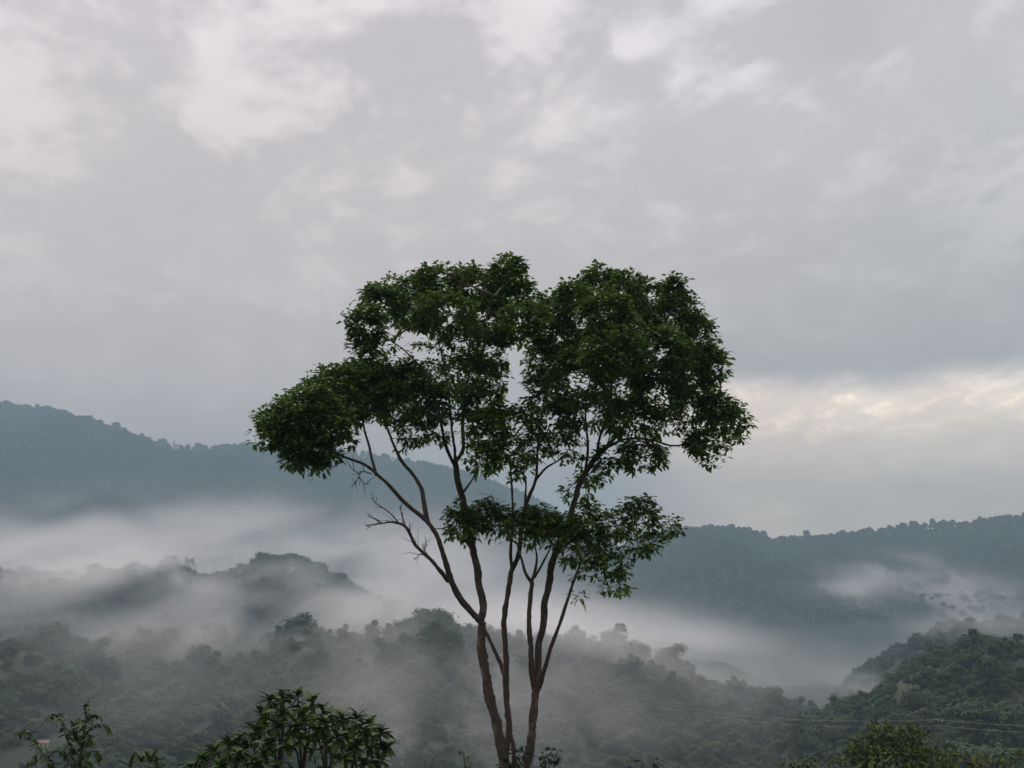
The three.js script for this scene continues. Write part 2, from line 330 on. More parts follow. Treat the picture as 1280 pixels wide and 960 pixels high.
// ------------------------------------------------------------------ the tall tree
function barkTexture() {
  const S = 512, d = new Uint8Array(S * S * 4), b = new Uint8Array(S * S * 4);
  for (let y = 0; y < S; y++) for (let x = 0; x < S; x++) {
    const u = x / S, v = y / S, fold = (k) => Math.min(u * k, (1 - u) * k);
    const f = fbm(u * 16, v * 6, 5, 3), g = fbm(u * 60, v * 22, 3, 9), l = fbm(u * 5, v * 3, 4, 21);
    const crack = 1 - Math.pow(Math.abs(f), 0.5), lich = smooth(0.22, 0.5, l + 0.3 * g);
    const t = clamp(0.75 - 0.5 * crack * crack + 0.2 * g, 0, 1), o = (y * S + x) * 4;
    d[o] = lerp(52, 102, t) + lich * 40; d[o + 1] = lerp(43, 86, t) + lich * 42; d[o + 2] = lerp(38, 74, t) + lich * 38; d[o + 3] = 255;
    b[o] = b[o + 1] = b[o + 2] = t * 255; b[o + 3] = 255;
  }
  const make = (a, srgb) => { const t = new THREE.DataTexture(a, S, S); t.wrapS = t.wrapT = THREE.MirroredRepeatWrapping; t.magFilter = THREE.LinearFilter; t.repeat.set(1.6, 1.1); if (srgb) t.colorSpace = THREE.SRGBColorSpace; t.needsUpdate = true; return t; };
  return [make(d, true), make(b, false)];
}
const [barkMap, barkBump] = barkTexture();
const bark = new THREE.MeshStandardMaterial({ map: barkMap, bumpMap: barkBump, bumpScale: 0.02, roughness: 0.95 });
const TD = 22, PX = TD / FPX / CP;                               // the tree's distance; metres per photograph pixel there
const limb = (pts, rPx) => pts.map(([X, Y, dz = 0], i) => ({ p: at(X, Y, TD + dz), r: (Array.isArray(rPx) ? lerp(rPx[0], rPx[1], i / (pts.length - 1)) : rPx) * PX * 0.88 }));
const LIMBS = [
  ['trunk', limb([[640, 1040, 0], [636, 985, 0], [631, 950, 0], [624, 921, 0], [613, 877, 0], [605.5, 838, 0], [602, 802, 0], [602.7, 778, 0]], [7.6, 5.6]), 10],
  ['trunk', limb([[650, 1040, 0.1], [655, 985, 0.1], [659, 952, 0.05], [665, 921, 0], [667.5, 886, 0], [670, 862, 0]], [6.4, 5.0]), 10],
  ['trunk', limb([[634, 1040, 0.05], [633, 985, 0.05], [633, 940, 0.08], [636, 914, 0.15], [632.5, 868, 0.25], [632.5, 838, 0.2], [631, 802, 0.2], [630.3, 776, 0.2], [634.7, 745, 0.2], [639, 715, 0.2]], [5.0, 3.4]), 9],
  ['trunk', limb([[648, 1040, 0.05], [645, 985, 0.05], [643, 955, 0.05], [642, 935, 0.05], [639, 920, 0.1], [636, 908, 0.15]], [4.6, 1.6]), 7],
  // from the first fork
  ['limb', limb([[602.7, 780, 0], [584, 760, -0.2], [567, 732, -0.4], [558, 702, -0.6], [546, 668, -0.8], [533, 650, -0.9], [506, 629, -1.1], [480, 601, -1.3], [458, 582, -1.5], [430, 571, -1.6], [405, 560, -1.8], [380, 545, -1.9]], [4.7, 0.8]), 8],
  ['limb', limb([[534, 651, -0.9], [529.7, 623, -0.7], [519, 597, -0.5], [503, 577, -0.3], [494, 560, -0.2], [484, 535, 0.2], [470, 505, 0.5]], [3.4, 1.1]), 7],
  ['limb', limb([[470, 594, -1.4], [462, 559, -1.0], [455, 536, -0.8], [452, 512, -0.6], [444, 490, -0.4]], [2.0, 0.8]), 6],
  ['limb', limb([[602.7, 780, 0], [602, 750, 0.1], [595, 715, 0.2], [591, 689, 0.3], [584, 658, 0.4], [579, 627, 0.5], [572, 600, 0.5], [568.5, 579, 0.5]], [5.3, 4.2]), 9],
  ['limb', limb([[568.5, 580, 0.5], [558, 562, 0.3], [552, 536, 0.1], [546, 505, -0.2], [530, 465, -0.6], [508, 440, -1.0], [488, 425, -1.4]], [2.7, 0.6]), 7],
  ['limb', limb([[568.5, 580, 0.5], [568, 562, 0.8], [565, 536, 1.2], [562, 504, 1.6], [556, 460, 2.0], [545, 415, 2.3], [535, 380, 2.5]], [2.4, 0.6]), 7],
  ['limb', limb([[568.5, 580, 0.5], [578, 562, 0.2], [578, 530, -0.2], [580, 500, -0.5], [590, 455, -0.8], [604, 410, -1.1], [618, 370, -1.3]], [3.0, 0.6]), 7],
  ['limb', limb([[579, 615, 0.5], [585, 607, 0.3], [592, 596, 0.2], [598, 580, 0]], [1.8, 0.7]), 6],
  ['limb', limb([[632, 846, 0.2], [627, 832, 0.35], [619, 815, 0.45], [609, 793, 0.55], [600, 775, 0.7]], [3.6, 2.0]), 7],
  // the bare, dead branch
  ['dead_branch', limb([[561, 727, -0.4], [541, 702, -0.7], [519, 680, -0.9], [506, 658, -1.1], [492, 653, -1.2], [478, 654, -1.3], [457, 657, -1.4]], [3.0, 0.6]), 6],
  ['dead_branch', limb([[507, 660, -1.1], [502, 643, -1.0], [500, 632, -1.0]], [1.1, 0.4]), 5],
  ['dead_branch', limb([[500, 655, -1.15], [486, 640, -1.2], [470, 629, -1.2], [464, 622, -1.2]], [1.1, 0.35]), 5],
  ['dead_branch', limb([[478, 654, -1.3], [468, 648, -1.4], [458, 645, -1.4]], [0.8, 0.3]), 5],
  ['dead_branch', limb([[540, 701, -0.7], [531, 690, -0.5], [528, 678, -0.4]], [0.9, 0.3]), 5],
  ['dead_branch', limb([[534, 694, -0.7], [524, 694, -0.8], [517, 701, -0.9]], [0.7, 0.3]), 5],
  ['dead_branch', limb([[464, 592, -1.4], [452, 590, -1.2], [446, 600, -1.2], [440, 610, -1.2]], [0.9, 0.3]), 5],
  ['dead_branch', limb([[450, 592, -1.25], [442, 588, -1.2], [436, 582, -1.2]], [0.7, 0.3]), 5],
  ['dead_branch', limb([[449, 596, -1.2], [455, 604, -1.1], [463, 606, -1.1]], [0.6, 0.3]), 5],
  // middle stem
  ['limb', limb([[639, 716, 0.2], [639, 684, 0.1], [641, 641, 0], [639, 600, -0.2], [636, 570, -0.3]], [2.6, 0.9]), 7],
  ['limb', limb([[639, 716, 0.2], [648, 693, 0.4], [652, 662, 0.5], [659, 627, 0.6], [670, 597, 0.7], [672, 562, 0.8], [676, 530, 1.0], [684, 490, 1.4], [700, 440, 1.8], [712, 400, 2.0]], [3.3, 0.6]), 8],
  ['limb', limb([[651, 668, 0.5], [656, 635, 0.2], [657, 600, 0], [650, 588, -0.2]], [2.4, 0.9]), 6],
  ['limb', limb([[670, 600, 0.7], [684, 584, 0.4], [700, 574, 0.2], [712, 560, 0]], [2.0, 0.8]), 6],
  // right trunk
  ['limb', limb([[670, 864, 0], [665, 842, -0.1], [663, 811, -0.2], [661, 776, -0.3], [663, 750, -0.3], [665, 728, -0.3]], [3.8, 2.8]), 8],
  ['limb', limb([[665, 729, -0.3], [657, 715, -0.4], [652, 698, -0.5], [646, 680, -0.5]], [2.6, 1.0]), 6],
  ['limb', limb([[665, 729, -0.3], [669, 712, -0.2], [671, 698, -0.2], [668, 680, -0.1]], [2.4, 1.0]), 6],
  ['limb', limb([[667, 722, -0.3], [676, 708, -0.4], [683, 695, -0.6], [690, 680, -0.8]], [2.0, 0.8]), 6],
  ['limb', limb([[670, 864, 0], [672, 846, 0], [674, 811, 0.1], [678.5, 776, 0.1], [685, 732, 0.1], [689.5, 706, 0.1], [700, 680, 0.1], [711, 650, 0.2], [720, 623, 0.3], [727, 600, 0.4], [742, 577, 0.4], [758, 558, 0.5]], [5.0, 3.8]), 9],
  ['limb', limb([[758, 559, 0.5], [775, 540, 0.8], [792, 512, 1.2], [808, 475, 1.6], [822, 435, 1.9], [835, 400, 2.1]], [3.0, 0.6]), 7],
  ['limb', limb([[757, 560, 0.5], [781, 549, 0.2], [814, 550, -0.3], [840, 557, -0.6], [862, 553, -0.9], [885, 540, -1.1]], [2.2, 0.6]), 7],
  ['limb', limb([[746, 572, 0.4], [750, 548, 0], [759, 520, -0.5], [765, 480, -1.0], [772, 435, -1.4], [778, 400, -1.7]], [2.4, 0.6]), 7],
  ['limb', limb([[731, 594, 0.4], [735, 560, 0.9], [732, 520, 1.3], [738, 470, 1.7], [742, 420, 2.0], [744, 385, 2.2]], [2.2, 0.6]), 7],
  ['limb', limb([[672, 864, 0], [681, 837, -0.2], [691.5, 802, -0.4], [702.5, 772, -0.5], [711, 746, -0.6], [718, 724, -0.7], [728, 700, -0.8], [745, 680, -0.9], [775, 662, -1.0], [810, 652, -1.1]], [3.2, 0.6]), 7],
  ['limb', limb([[697, 690, 0.1], [722, 672, -0.3], [755, 660, -0.5], [785, 655, -0.6]], [2.0, 0.7]), 6],
  ['limb', limb([[588, 676, 0.3], [596, 664, 0], [604, 655, -0.2], [615, 648, -0.3]], [1.6, 0.7]), 6],
];
// foliage masses: centre, half width and height in photograph pixels, offset in depth (m), relative density
const LOBES = [
  // low left tier
  [360, 532, 22, 26, -2.4, 1], [382, 515, 34, 32, -2.0, 1], [384, 560, 32, 26, -1.6, 1], [412, 492, 34, 27, -1.0, 1], [410, 535, 34, 28, -2.2, 1.05], [402, 568, 24, 16, -2.0, .8],
  [452, 482, 34, 24, 0, 1.05], [440, 508, 30, 24, 0.8, 0.8], [492, 480, 36, 25, 0.6, 1.05], [500, 508, 32, 28, -0.8, .9], [515, 540, 24, 28, 0.4, .6], [530, 505, 26, 32, 1.2, .85],
  [430, 480, 34, 20, -0.5, 1.05], [472, 472, 34, 18, 0.3, 1.05], [428, 512, 32, 22, -1.2, 1], [468, 502, 28, 18, -0.6, .95], [512, 476, 32, 20, 0.2, 1], [343, 520, 14, 16, -2.2, .9], [346, 548, 15, 15, -2.0, .8], [372, 580, 18, 10, -1.8, .7], [400, 585, 14, 8, -1.9, .6],
  // upper left
  [458, 408, 22, 22, -1.2, 1.05], [452, 440, 15, 22, -1.4, .8], [470, 436, 16, 18, 0.9, .35], [478, 382, 28, 24, 0.0, 1], [512, 368, 30, 25, 1.0, 1.05], [550, 358, 34, 26, -0.8, 1.05], [592, 362, 32, 26, 0.8, 1.05], [632, 346, 26, 23, -0.4, 1.1], [645, 372, 28, 26, 1.4, 1.1],
  [520, 395, 40, 20, 2.2, 0.9], [560, 392, 40, 24, -2.0, .95], [606, 398, 38, 30, 2.0, 1], [650, 402, 26, 26, -1.6, 0.95],
  [575, 430, 34, 26, 1.4, .75], [612, 440, 26, 30, -1.0, .8], [585, 470, 36, 26, -1.2, .75], [545, 470, 26, 22, 2.0, .6], [565, 505, 34, 26, 0.6, .75], [600, 505, 28, 28, 1.0, .8], [545, 535, 22, 22, -0.4, .45], [622, 478, 11, 22, 0.5, .6],
  [505, 418, 30, 16, -1.6, .1], [530, 442, 26, 18, 1.4, .15], [490, 448, 20, 16, 0.6, .1],
  // right crown
  [745, 362, 34, 24, 0.8, 1.05], [720, 378, 26, 22, -0.8, .9], [782, 365, 30, 18, -0.6, .9], [815, 370, 28, 18, 0.8, 1], [842, 366, 12, 13, -.6, .9], [695, 392, 28, 26, 1.4, 1], [700, 425, 30, 30, -0.6, 1], [680, 450, 28, 26, 1.6, .85],
  [760, 400, 34, 30, -2.2, 1], [795, 405, 40, 30, 2.4, 1.05], [842, 400, 36, 32, -0.4, 1.1], [872, 425, 26, 30, 1.0, 1.05], [890, 458, 20, 24, -0.6, 1], [740, 440, 46, 34, 2.4, 1], [770, 445, 40, 28, -2.6, 1.05],
  [820, 445, 44, 34, -1.6, 1.05], [860, 470, 32, 32, 0.4, 1], [720, 475, 44, 32, -1.4, .85], [775, 485, 46, 32, 1.4, .8], [825, 490, 40, 32, -1.0, .8], [862, 510, 28, 26, 1.0, .85], [675, 490, 26, 26, 0.4, .8], [690, 525, 34, 26, -0.6, .75], [740, 520, 40, 26, 0.8, .8], [790, 525, 38, 22, -1.0, .75],
  [832, 528, 28, 18, 0.6, .65], [900, 515, 24, 22, -1.0, 1], [918, 530, 20, 22, -0.4, .9], [890, 550, 24, 22, -1.2, .75], [893, 574, 16, 10, -1.0, .6], [805, 570, 32, 18, -0.4, .9], [790, 580, 16, 10, 0.2, .6],
  [740, 590, 22, 22, 0.4, .6], [722, 612, 20, 14, 0.8, .5], [755, 575, 16, 18, 0.2, .5], [708, 560, 26, 22, 0.6, .6],
  // the light lower centre
  [612, 545, 26, 24, -1.0, .8], [632, 528, 26, 18, -0.4, .75], [640, 565, 30, 24, -0.6, .7], [606, 575, 20, 22, -1.2, .75], [668, 560, 24, 24, 0.4, .6], [650, 590, 16, 12, -0.2, .35],
  // low tier
  [575, 656, 20, 22, -0.4, .95], [600, 648, 22, 18, 0.2, .85], [622, 655, 18, 18, 0.4, .8], [655, 662, 22, 22, -0.6, .8], [684, 656, 26, 20, 0.4, .9], [700, 668, 28, 22, -0.8, .9], [735, 655, 24, 16, -1.0, .75], [730, 690, 28, 22, -1.0, .75],
  [770, 655, 26, 18, -0.6, .7], [800, 645, 24, 15, -1.0, .75], [832, 658, 22, 12, -1.2, .65], [790, 680, 28, 18, -1.2, .65], [820, 682, 16, 14, -1.0, .5], [768, 705, 26, 16, -0.8, .6], [768, 733, 20, 12, -0.7, .55], [735, 716, 18, 12, -0.6, .5], [722, 748, 8, 7, -0.6, .5],
];
{ // smaller bunches that stand out of the outline of each mass
  const R = rngOf(909);
  for (const [X, Y, rx, ry, dz, den] of LOBES.slice()) if (den >= 0.75) for (let i = 0; i < 3; i++) {
    const a = Math.PI * (0.02 + 1.1 * R()), r = 9 + 6 * R();
    LOBES.push([X + Math.cos(a) * rx * 0.8, Y - Math.sin(a) * ry * 0.84, r, r * 0.85, dz + (R() - 0.5) * rx * PX, 0.8]);
  }
}
function tallTree() {
  const foot = at(646, 1000, TD), root = base('tall_tree', new THREE.Vector3(foot.x, ground(foot.x, foot.z), foot.z));
  const off = root.position, nodes = [];
  // the stems go down into the ground
  LIMBS.forEach(([name, pts, sides], i) => {
    const local = pts.map((q) => ({ p: q.p.clone().sub(off), r: q.r }));
    if (name === 'trunk') local.unshift({ p: new THREE.Vector3(local[0].p.x * 0.7, -0.35, local[0].p.z * 0.7), r: local[0].r * 1.5 });
    mesh(name, stem(local, sides, { seg: 9, rough: name === 'trunk' ? 0.2 : 0.17, seed: i + 3, wob: name === 'trunk' ? 0.16 : 0.45 }), bark, root);
    if (name === 'limb') { const c = new THREE.CatmullRomCurve3(local.map((q) => q.p)), n = local.length * 4; for (let k = Math.floor(n * 0.4); k <= n; k++) nodes.push({ p: c.getPoint(k / n), up: -1, w: 0 }); }
  });
  const dead = [], RD = rngOf(515);
  for (const [name, q] of LIMBS) if (name === 'dead_branch') {
    const c = new THREE.CatmullRomCurve3(q.map((k) => k.p.clone().sub(off))), n = Math.round(c.getLength() / 0.09);
    for (let i = 1; i < n; i++) {
      if (RD() < 0.35) continue;
      const u = 0.25 + 0.75 * i / n, p = c.getPointAt(u), T = c.getTangentAt(u), d = new THREE.Vector3(RD() - 0.5, RD() * 0.9 - 0.15, RD() - 0.5).normalize().multiplyScalar(0.9).add(T).normalize(), l = 0.1 + 0.3 * RD();
      const e = p.clone().addScaledVector(d, l), m = p.clone().lerp(e, 0.5).add(new THREE.Vector3((RD() - 0.5) * 0.07, (RD() - 0.3) * 0.07, 0));
      dead.push(stem([{ p, r: 0.0075 }, { p: m, r: 0.0055 }, { p: e, r: 0.003 }], 4, { seg: 2, rough: 0 }));
      if (RD() < 0.6) dead.push(stem([{ p: m, r: 0.005 }, { p: m.clone().add(new THREE.Vector3(-0.5 + RD(), RD() - 0.2, RD() - 0.5).multiplyScalar(0.22)), r: 0.003 }], 4, { seg: 2, rough: 0 }));
    }
  }
  mesh('dead_twigs', mergeGeometries(dead), bark, root).userData.kind = 'stuff';
  const first = nodes.length, R = rngOf(2024), pts = [];
  for (const [X, Y, rx, ry, dz, den0] of LOBES) {
    const den = (0.05 + 0.85 * den0) * (den0 >= 1 ? 1.02 : 0.82);
    const c = at(X, Y, TD + dz).sub(off), ax = rx * PX * 0.99, ay = ry * PX * 0.99, az = Math.max(ax, ay) * 1.05;
    const n = Math.round(den * 0.158 * Math.pow(rx * ry, 0.98));
    for (let i = 0; i < n; i++) {
      const d = new THREE.Vector3(R() * 2 - 1, R() * 2 - 0.86, R() * 2 - 1); if (d.lengthSq() < 0.01) d.y = 1; d.normalize();
      const rr = 0.3 + 0.68 * Math.pow(R(), 0.5);
      pts.push({ p: new THREE.Vector3(c.x + d.x * ax * rr, c.y + d.y * ay * rr, c.z + d.z * az * rr), d, X, Y });
    }
  }
  // each tuft hangs on a twig that leaves the nearest wood already grown
  for (const q of pts) { q.m = Infinity; for (let i = 0; i < first; i++) q.m = Math.min(q.m, q.p.distanceToSquared(nodes[i].p)); }
  pts.sort((a, b) => a.m - b.m);
  for (const q of pts) {
    let best = -1, bd = Infinity;
    for (let i = 0; i < nodes.length; i++) { const s = q.p.distanceToSquared(nodes[i].p) * (i < first ? 0.8 : 1); if (s < bd) { bd = s; best = i; } }
    nodes.push({ p: q.p, up: best, w: 1, q });
  }
  for (let i = nodes.length - 1; i >= first; i--) nodes[nodes[i].up].w += nodes[i].w;
  const twigs = [];
  for (let i = first; i < nodes.length; i++) {
    const a = nodes[nodes[i].up], b = nodes[i], r = Math.min(0.02, 0.0042 * Math.pow(b.w, 0.40)), mid = a.p.clone().lerp(b.p, 0.5); mid.y += a.p.distanceTo(b.p) * 0.12 * (R() - 0.2); mid.x += a.p.distanceTo(b.p) * 0.14 * (R() - 0.5);
    twigs.push(stem([{ p: a.p, r: r * 1.15 }, { p: mid, r }, { p: b.p, r: r * 0.85 }], 4, { seg: 1, rough: 0, cap: false }));
  }
  mesh('twigs', mergeGeometries(twigs), bark, root).userData.kind = 'stuff';
  // leaves
  const A = { pos: [], idx: [], col: [] }, d = new THREE.Vector3(), up = new THREE.Vector3(), p = new THREE.Vector3();
  for (let i = first; i < nodes.length; i++) {
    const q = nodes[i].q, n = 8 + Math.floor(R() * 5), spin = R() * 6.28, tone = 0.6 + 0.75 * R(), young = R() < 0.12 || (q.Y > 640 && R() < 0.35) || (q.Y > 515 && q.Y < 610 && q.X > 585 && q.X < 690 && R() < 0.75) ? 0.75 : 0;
    for (let k = 0; k < n; k++) {
      const a = spin + k / n * 6.28 * 1.62 + 0.9 * R(), tilt = -0.55 + 1.2 * R();
      d.set(Math.cos(a), tilt, Math.sin(a)).addScaledVector(q.d, 0.55).normalize();
      up.set((R() - 0.5) * 0.9, 1, (R() - 0.5) * 0.9);
      p.copy(nodes[i].p).addScaledVector(d, 0.10 * R()); p.x += 0.12 * (R() - 0.5); p.y += 0.12 * (R() - 0.5); p.z += 0.12 * (R() - 0.5);
      const L = 0.075 + 0.075 * R(), g = tone * (0.8 + 0.4 * R());
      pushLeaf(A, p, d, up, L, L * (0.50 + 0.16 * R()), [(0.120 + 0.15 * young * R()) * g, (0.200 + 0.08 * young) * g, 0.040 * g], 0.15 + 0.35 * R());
    }
  }
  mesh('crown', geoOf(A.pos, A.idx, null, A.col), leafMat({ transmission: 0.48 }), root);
  tag(root, 'tall slender many-stemmed tree with a broad dark green crown standing before the valley', 'tree');
}
tallTree();

// ------------------------------------------------------------------ things on the hills
const paint = (r, g, b, roughness = 0.85) => new THREE.MeshStandardMaterial({ color: new THREE.Color().setRGB(r, g, b), roughness, side: THREE.DoubleSide });
const white = paint(0.78, 0.78, 0.76), darkGlass = paint(0.02, 0.025, 0.03, 0.2), wood = paint(0.10, 0.075, 0.055), clayTile = paint(0.26, 0.14, 0.11), greyRoof = paint(0.16, 0.15, 0.15), plaster = paint(0.5, 0.47, 0.42);
const box = (w, h, d, x, y, z) => new THREE.BoxGeometry(w, h, d).translate(x, y, z);
function gable(w, h, d, over) {                                   // roof of two slabs with thickness, ridge along x
  const s = new THREE.Shape(), a = d / 2 + over, t = 0.16;
  s.moveTo(-a, -over * h / (d / 2)); s.lineTo(0, h); s.lineTo(a, -over * h / (d / 2)); s.lineTo(a, -over * h / (d / 2) + t); s.lineTo(0, h + t * 1.4); s.lineTo(-a, -over * h / (d / 2) + t); s.closePath();
  return new THREE.ExtrudeGeometry(s, { depth: w + 2 * over, bevelEnabled: false }).translate(0, 0, -w / 2 - over).rotateY(Math.PI / 2);
}
function gableWall(w, wallH, roofH, d) {                          // closed house body with pointed ends
  const s = new THREE.Shape(); s.moveTo(-d / 2, -3); s.lineTo(d / 2, -3); s.lineTo(d / 2, wallH); s.lineTo(0, wallH + roofH - 0.03); s.lineTo(-d / 2, wallH); s.closePath();
  return new THREE.ExtrudeGeometry(s, { depth: w, bevelEnabled: false }).translate(0, 0, -w / 2).rotateY(Math.PI / 2);
}
{ // chapel on the far ridge
  const g = base('chapel', new THREE.Vector3(CHAPEL.x, ground(CHAPEL.x, CHAPEL.z) + 3, CHAPEL.z));
  mesh('nave', gableWall(11, 5, 3, 8).translate(6.6, 0, 0), white, g); mesh('roof', gable(11, 3, 8, 0.4).translate(6.6, 5.02, 0), greyRoof, g);
  const t = mesh('tower', box(4.2, 14, 4.2, -1.3, 4, 0), white, g);
  mesh('spire', new THREE.ConeGeometry(3.1, 6, 4).rotateY(Math.PI / 4).translate(-1.3, 14, 0), greyRoof, t);
  mesh('opening', box(1.2, 2.2, 0.1, -1.3, 8.6, 2.13), darkGlass, t);
  for (const x of [3.5, 6.6, 9.7]) mesh('window', box(1, 2, 0.1, x, 2.6, 4.03), darkGlass, g);
  tag(g, 'tiny white chapel with a pointed tower on the crest of the far ridge', 'chapel');
}
{ // house whose orange roof shows through the young plant
  const g = base('house', HOUSE); g.rotation.y = 0.25; g.scale.setScalar(0.5);
  const w = mesh('wall', gableWall(5, 2.1, 1.1, 4), plaster, g); const r = mesh('roof', gable(5, 1.1, 4, 0.35).translate(0, 2.12, 0), clayTile, g);
  const d = mesh('door', box(0.85, 1.95, 0.08, 1.2, 0.95, 2.03), wood, g); mesh('handle', box(0.05, 0.16, 0.06, 1.5, 0.95, 2.09), greyRoof, d);
  const v = mesh('window', box(0.9, 0.8, 0.08, -0.9, 1.3, 2.03), wood, g); mesh('pane', box(0.74, 0.64, 0.06, -0.9, 1.3, 2.06), darkGlass, v);
  tag(g, 'small house with an orange tiled roof low on the misty hillside', 'house');
}
{ // palm on the crest of the rounded hill
  const q = at(236, 712, 792), y = ground(q.x, q.z), g = base('palm_tree', new THREE.Vector3(q.x, y, q.z)), R = rngOf(31), H = at(236, 700, 792).y - y;
  mesh('trunk', stem([{ p: new THREE.Vector3(0, -0.5, 0), r: 0.26 }, { p: new THREE.Vector3(0.3, H * 0.5, 0), r: 0.2 }, { p: new THREE.Vector3(0.1, H, 0), r: 0.16 }], 7), farBark, g);
  for (let i = 0; i < 22; i++) {
    const a = i * 2.4, lift = 1.25 - 1.6 * (i / 22), A = { pos: [], idx: [], col: [] }, L = 4.6 + 1.2 * R(), dir = new THREE.Vector3(Math.cos(a), 0, Math.sin(a)), side = new THREE.Vector3(-Math.sin(a), 0, Math.cos(a));
    for (let k = 1; k < 14; k++) for (const s of [-1, 1]) {
      const f = k / 14, p = new THREE.Vector3(0.1, H, 0).addScaledVector(dir, L * f * (1 - 0.2 * f)); p.y += L * (lift * f - 0.95 * f * f);
      pushLeaf(A, p, new THREE.Vector3().addScaledVector(side, s).addScaledVector(dir, 0.6).setY(-0.35).normalize(), new THREE.Vector3(0, 1, 0), 1.6 * (1.1 - 0.7 * f), 0.6, [0.035, 0.06, 0.024]);
    }
    mesh('frond', geoOf(A.pos, A.idx, null, A.col), farLeaf, g);
  }
  tag(g, 'palm tree with spread fronds standing out of the mist on the rounded hill', 'palm');
}
// trees that stand clear on the far skyline
for (const [X, D, h, k, label] of [[152, 2190, 15, 3, 'lone flat-topped tree on the sloping crest of the tall far ridge'], [207, 2190, 14, 2, 'slim tree beside the white chapel on the far ridge'], [958, 1690, 13, 3, 'leaning tree on the lip of the notch in the far skyline'], [975, 1690, 11, 3, 'low flat tree standing inside the notch in the far skyline'], [1123, 1690, 15, 0, 'tall round tree where the far skyline steps up'], [1243, 1690, 16, 1, 'broad tree on the highest part of the notched far skyline']])
  hillTree('skyline_tree', k, X, D, h, label, null, 1.1);

// power line
const wireMat = paint(0.32, 0.32, 0.32, 0.6);
function pole(X, Ytop, D, label) {
  const t = at(X, Ytop, D), y = ground(t.x, t.z), H = t.y - y, g = base('utility_pole', new THREE.Vector3(t.x, y, t.z));
  mesh('shaft', stem([{ p: new THREE.Vector3(0, -0.6, 0), r: 0.15 }, { p: new THREE.Vector3(0, H, 0), r: 0.1 }], 8, { rough: 0.02 }), wood, g);
  const c = mesh('crossarm', box(0.1, 0.12, 1.9, 0.12, H - 0.35, 0), wood, g);
  for (const z of [-0.8, 0.8]) mesh('insulator', new THREE.CylinderGeometry(0.05, 0.07, 0.2, 8).translate(0.12, H - 0.19, z), white, c);
  tag(g, label, 'utility pole'); return { p: t, H };
}
function wire(a, b, sag, r, label) {
  const pts = []; for (let i = 0; i <= 24; i++) { const f = i / 24, p = a.clone().lerp(b, f); p.y -= sag * 4 * f * (1 - f); pts.push(p); }
  tag(mesh('power_cable', new THREE.TubeGeometry(new THREE.CatmullRomCurve3(pts), 48, r, 5), wireMat), label, 'cable', 'power cables over the slopes');
}
const poleA = pole(1174, 899, 185, 'thin wooden utility pole among the trees of the steep slope'), poleB = pole(716, 846, 330, 'utility pole hidden among trees behind the tall tree'), poleC = pole(1480, 900, 150, 'utility pole further along the steep slope');
for (const [z, w] of [[-0.8, 'upper'], [0.8, 'lower']]) {
  const o = (q) => new THREE.Vector3(q.p.x + 0.12, q.p.y - 0.1 - (z > 0 ? 0.9 : 0), q.p.z + z);
  wire(o(poleA), o(poleB), 4.2, 0.022, `${w} grey power cable sagging across the misty middle hillside`);
  wire(o(poleA), o(poleC), 0.9, 0.022, `${w} grey power cable crossing the steep wooded slope`);
}

// ------------------------------------------------------------------ plants near the camera
function bladeGeo(L, W, curve, fold) {                            // a long leaf, folded along its rib, along +x
  const pos = [], idx = [], n = 6;
  for (let i = 0; i <= n; i++) {
    const f = i / n, w = W / 2 * Math.pow(Math.sin(Math.PI * Math.min(1, 0.06 + f * 0.94)), 0.75) * (1 - 0.15 * f), y = -curve * f * f * L;
    pos.push(f * L, y + fold * w, -w, f * L, y, 0, f * L, y + fold * w, w);
    if (i < n) { const a = i * 3; idx.push(a, a + 1, a + 3, a + 1, a + 4, a + 3, a + 1, a + 2, a + 4, a + 2, a + 5, a + 4); }
  }
  return geoOf(pos, idx);
}
const bladeMats = [[0.052, 0.092, 0.026], [0.066, 0.112, 0.028], [0.086, 0.132, 0.034], [0.048, 0.082, 0.028]].map(([r, g, b]) => new THREE.MeshPhysicalMaterial({ color: new THREE.Color().setRGB(r, g, b), roughness: 0.6, specularIntensity: 0.3, transmission: 0.2, side: THREE.DoubleSide }));
const shootBark = paint(0.075, 0.06, 0.045);
const q1 = new THREE.Quaternion(), X1 = new THREE.Vector3(1, 0, 0), m4 = new THREE.Matrix4();
function setLeaf(m, p, d, roll) {                                 // leaf lies along d, upper face up
  const s = new THREE.Vector3().crossVectors(d, new THREE.Vector3(0, 1, 0)).normalize(), u = new THREE.Vector3().crossVectors(s, d).normalize();
  m4.makeBasis(d, u, s); m.quaternion.setFromRotationMatrix(m4).multiply(q1.setFromAxisAngle(X1, roll)); m.position.copy(p);
}
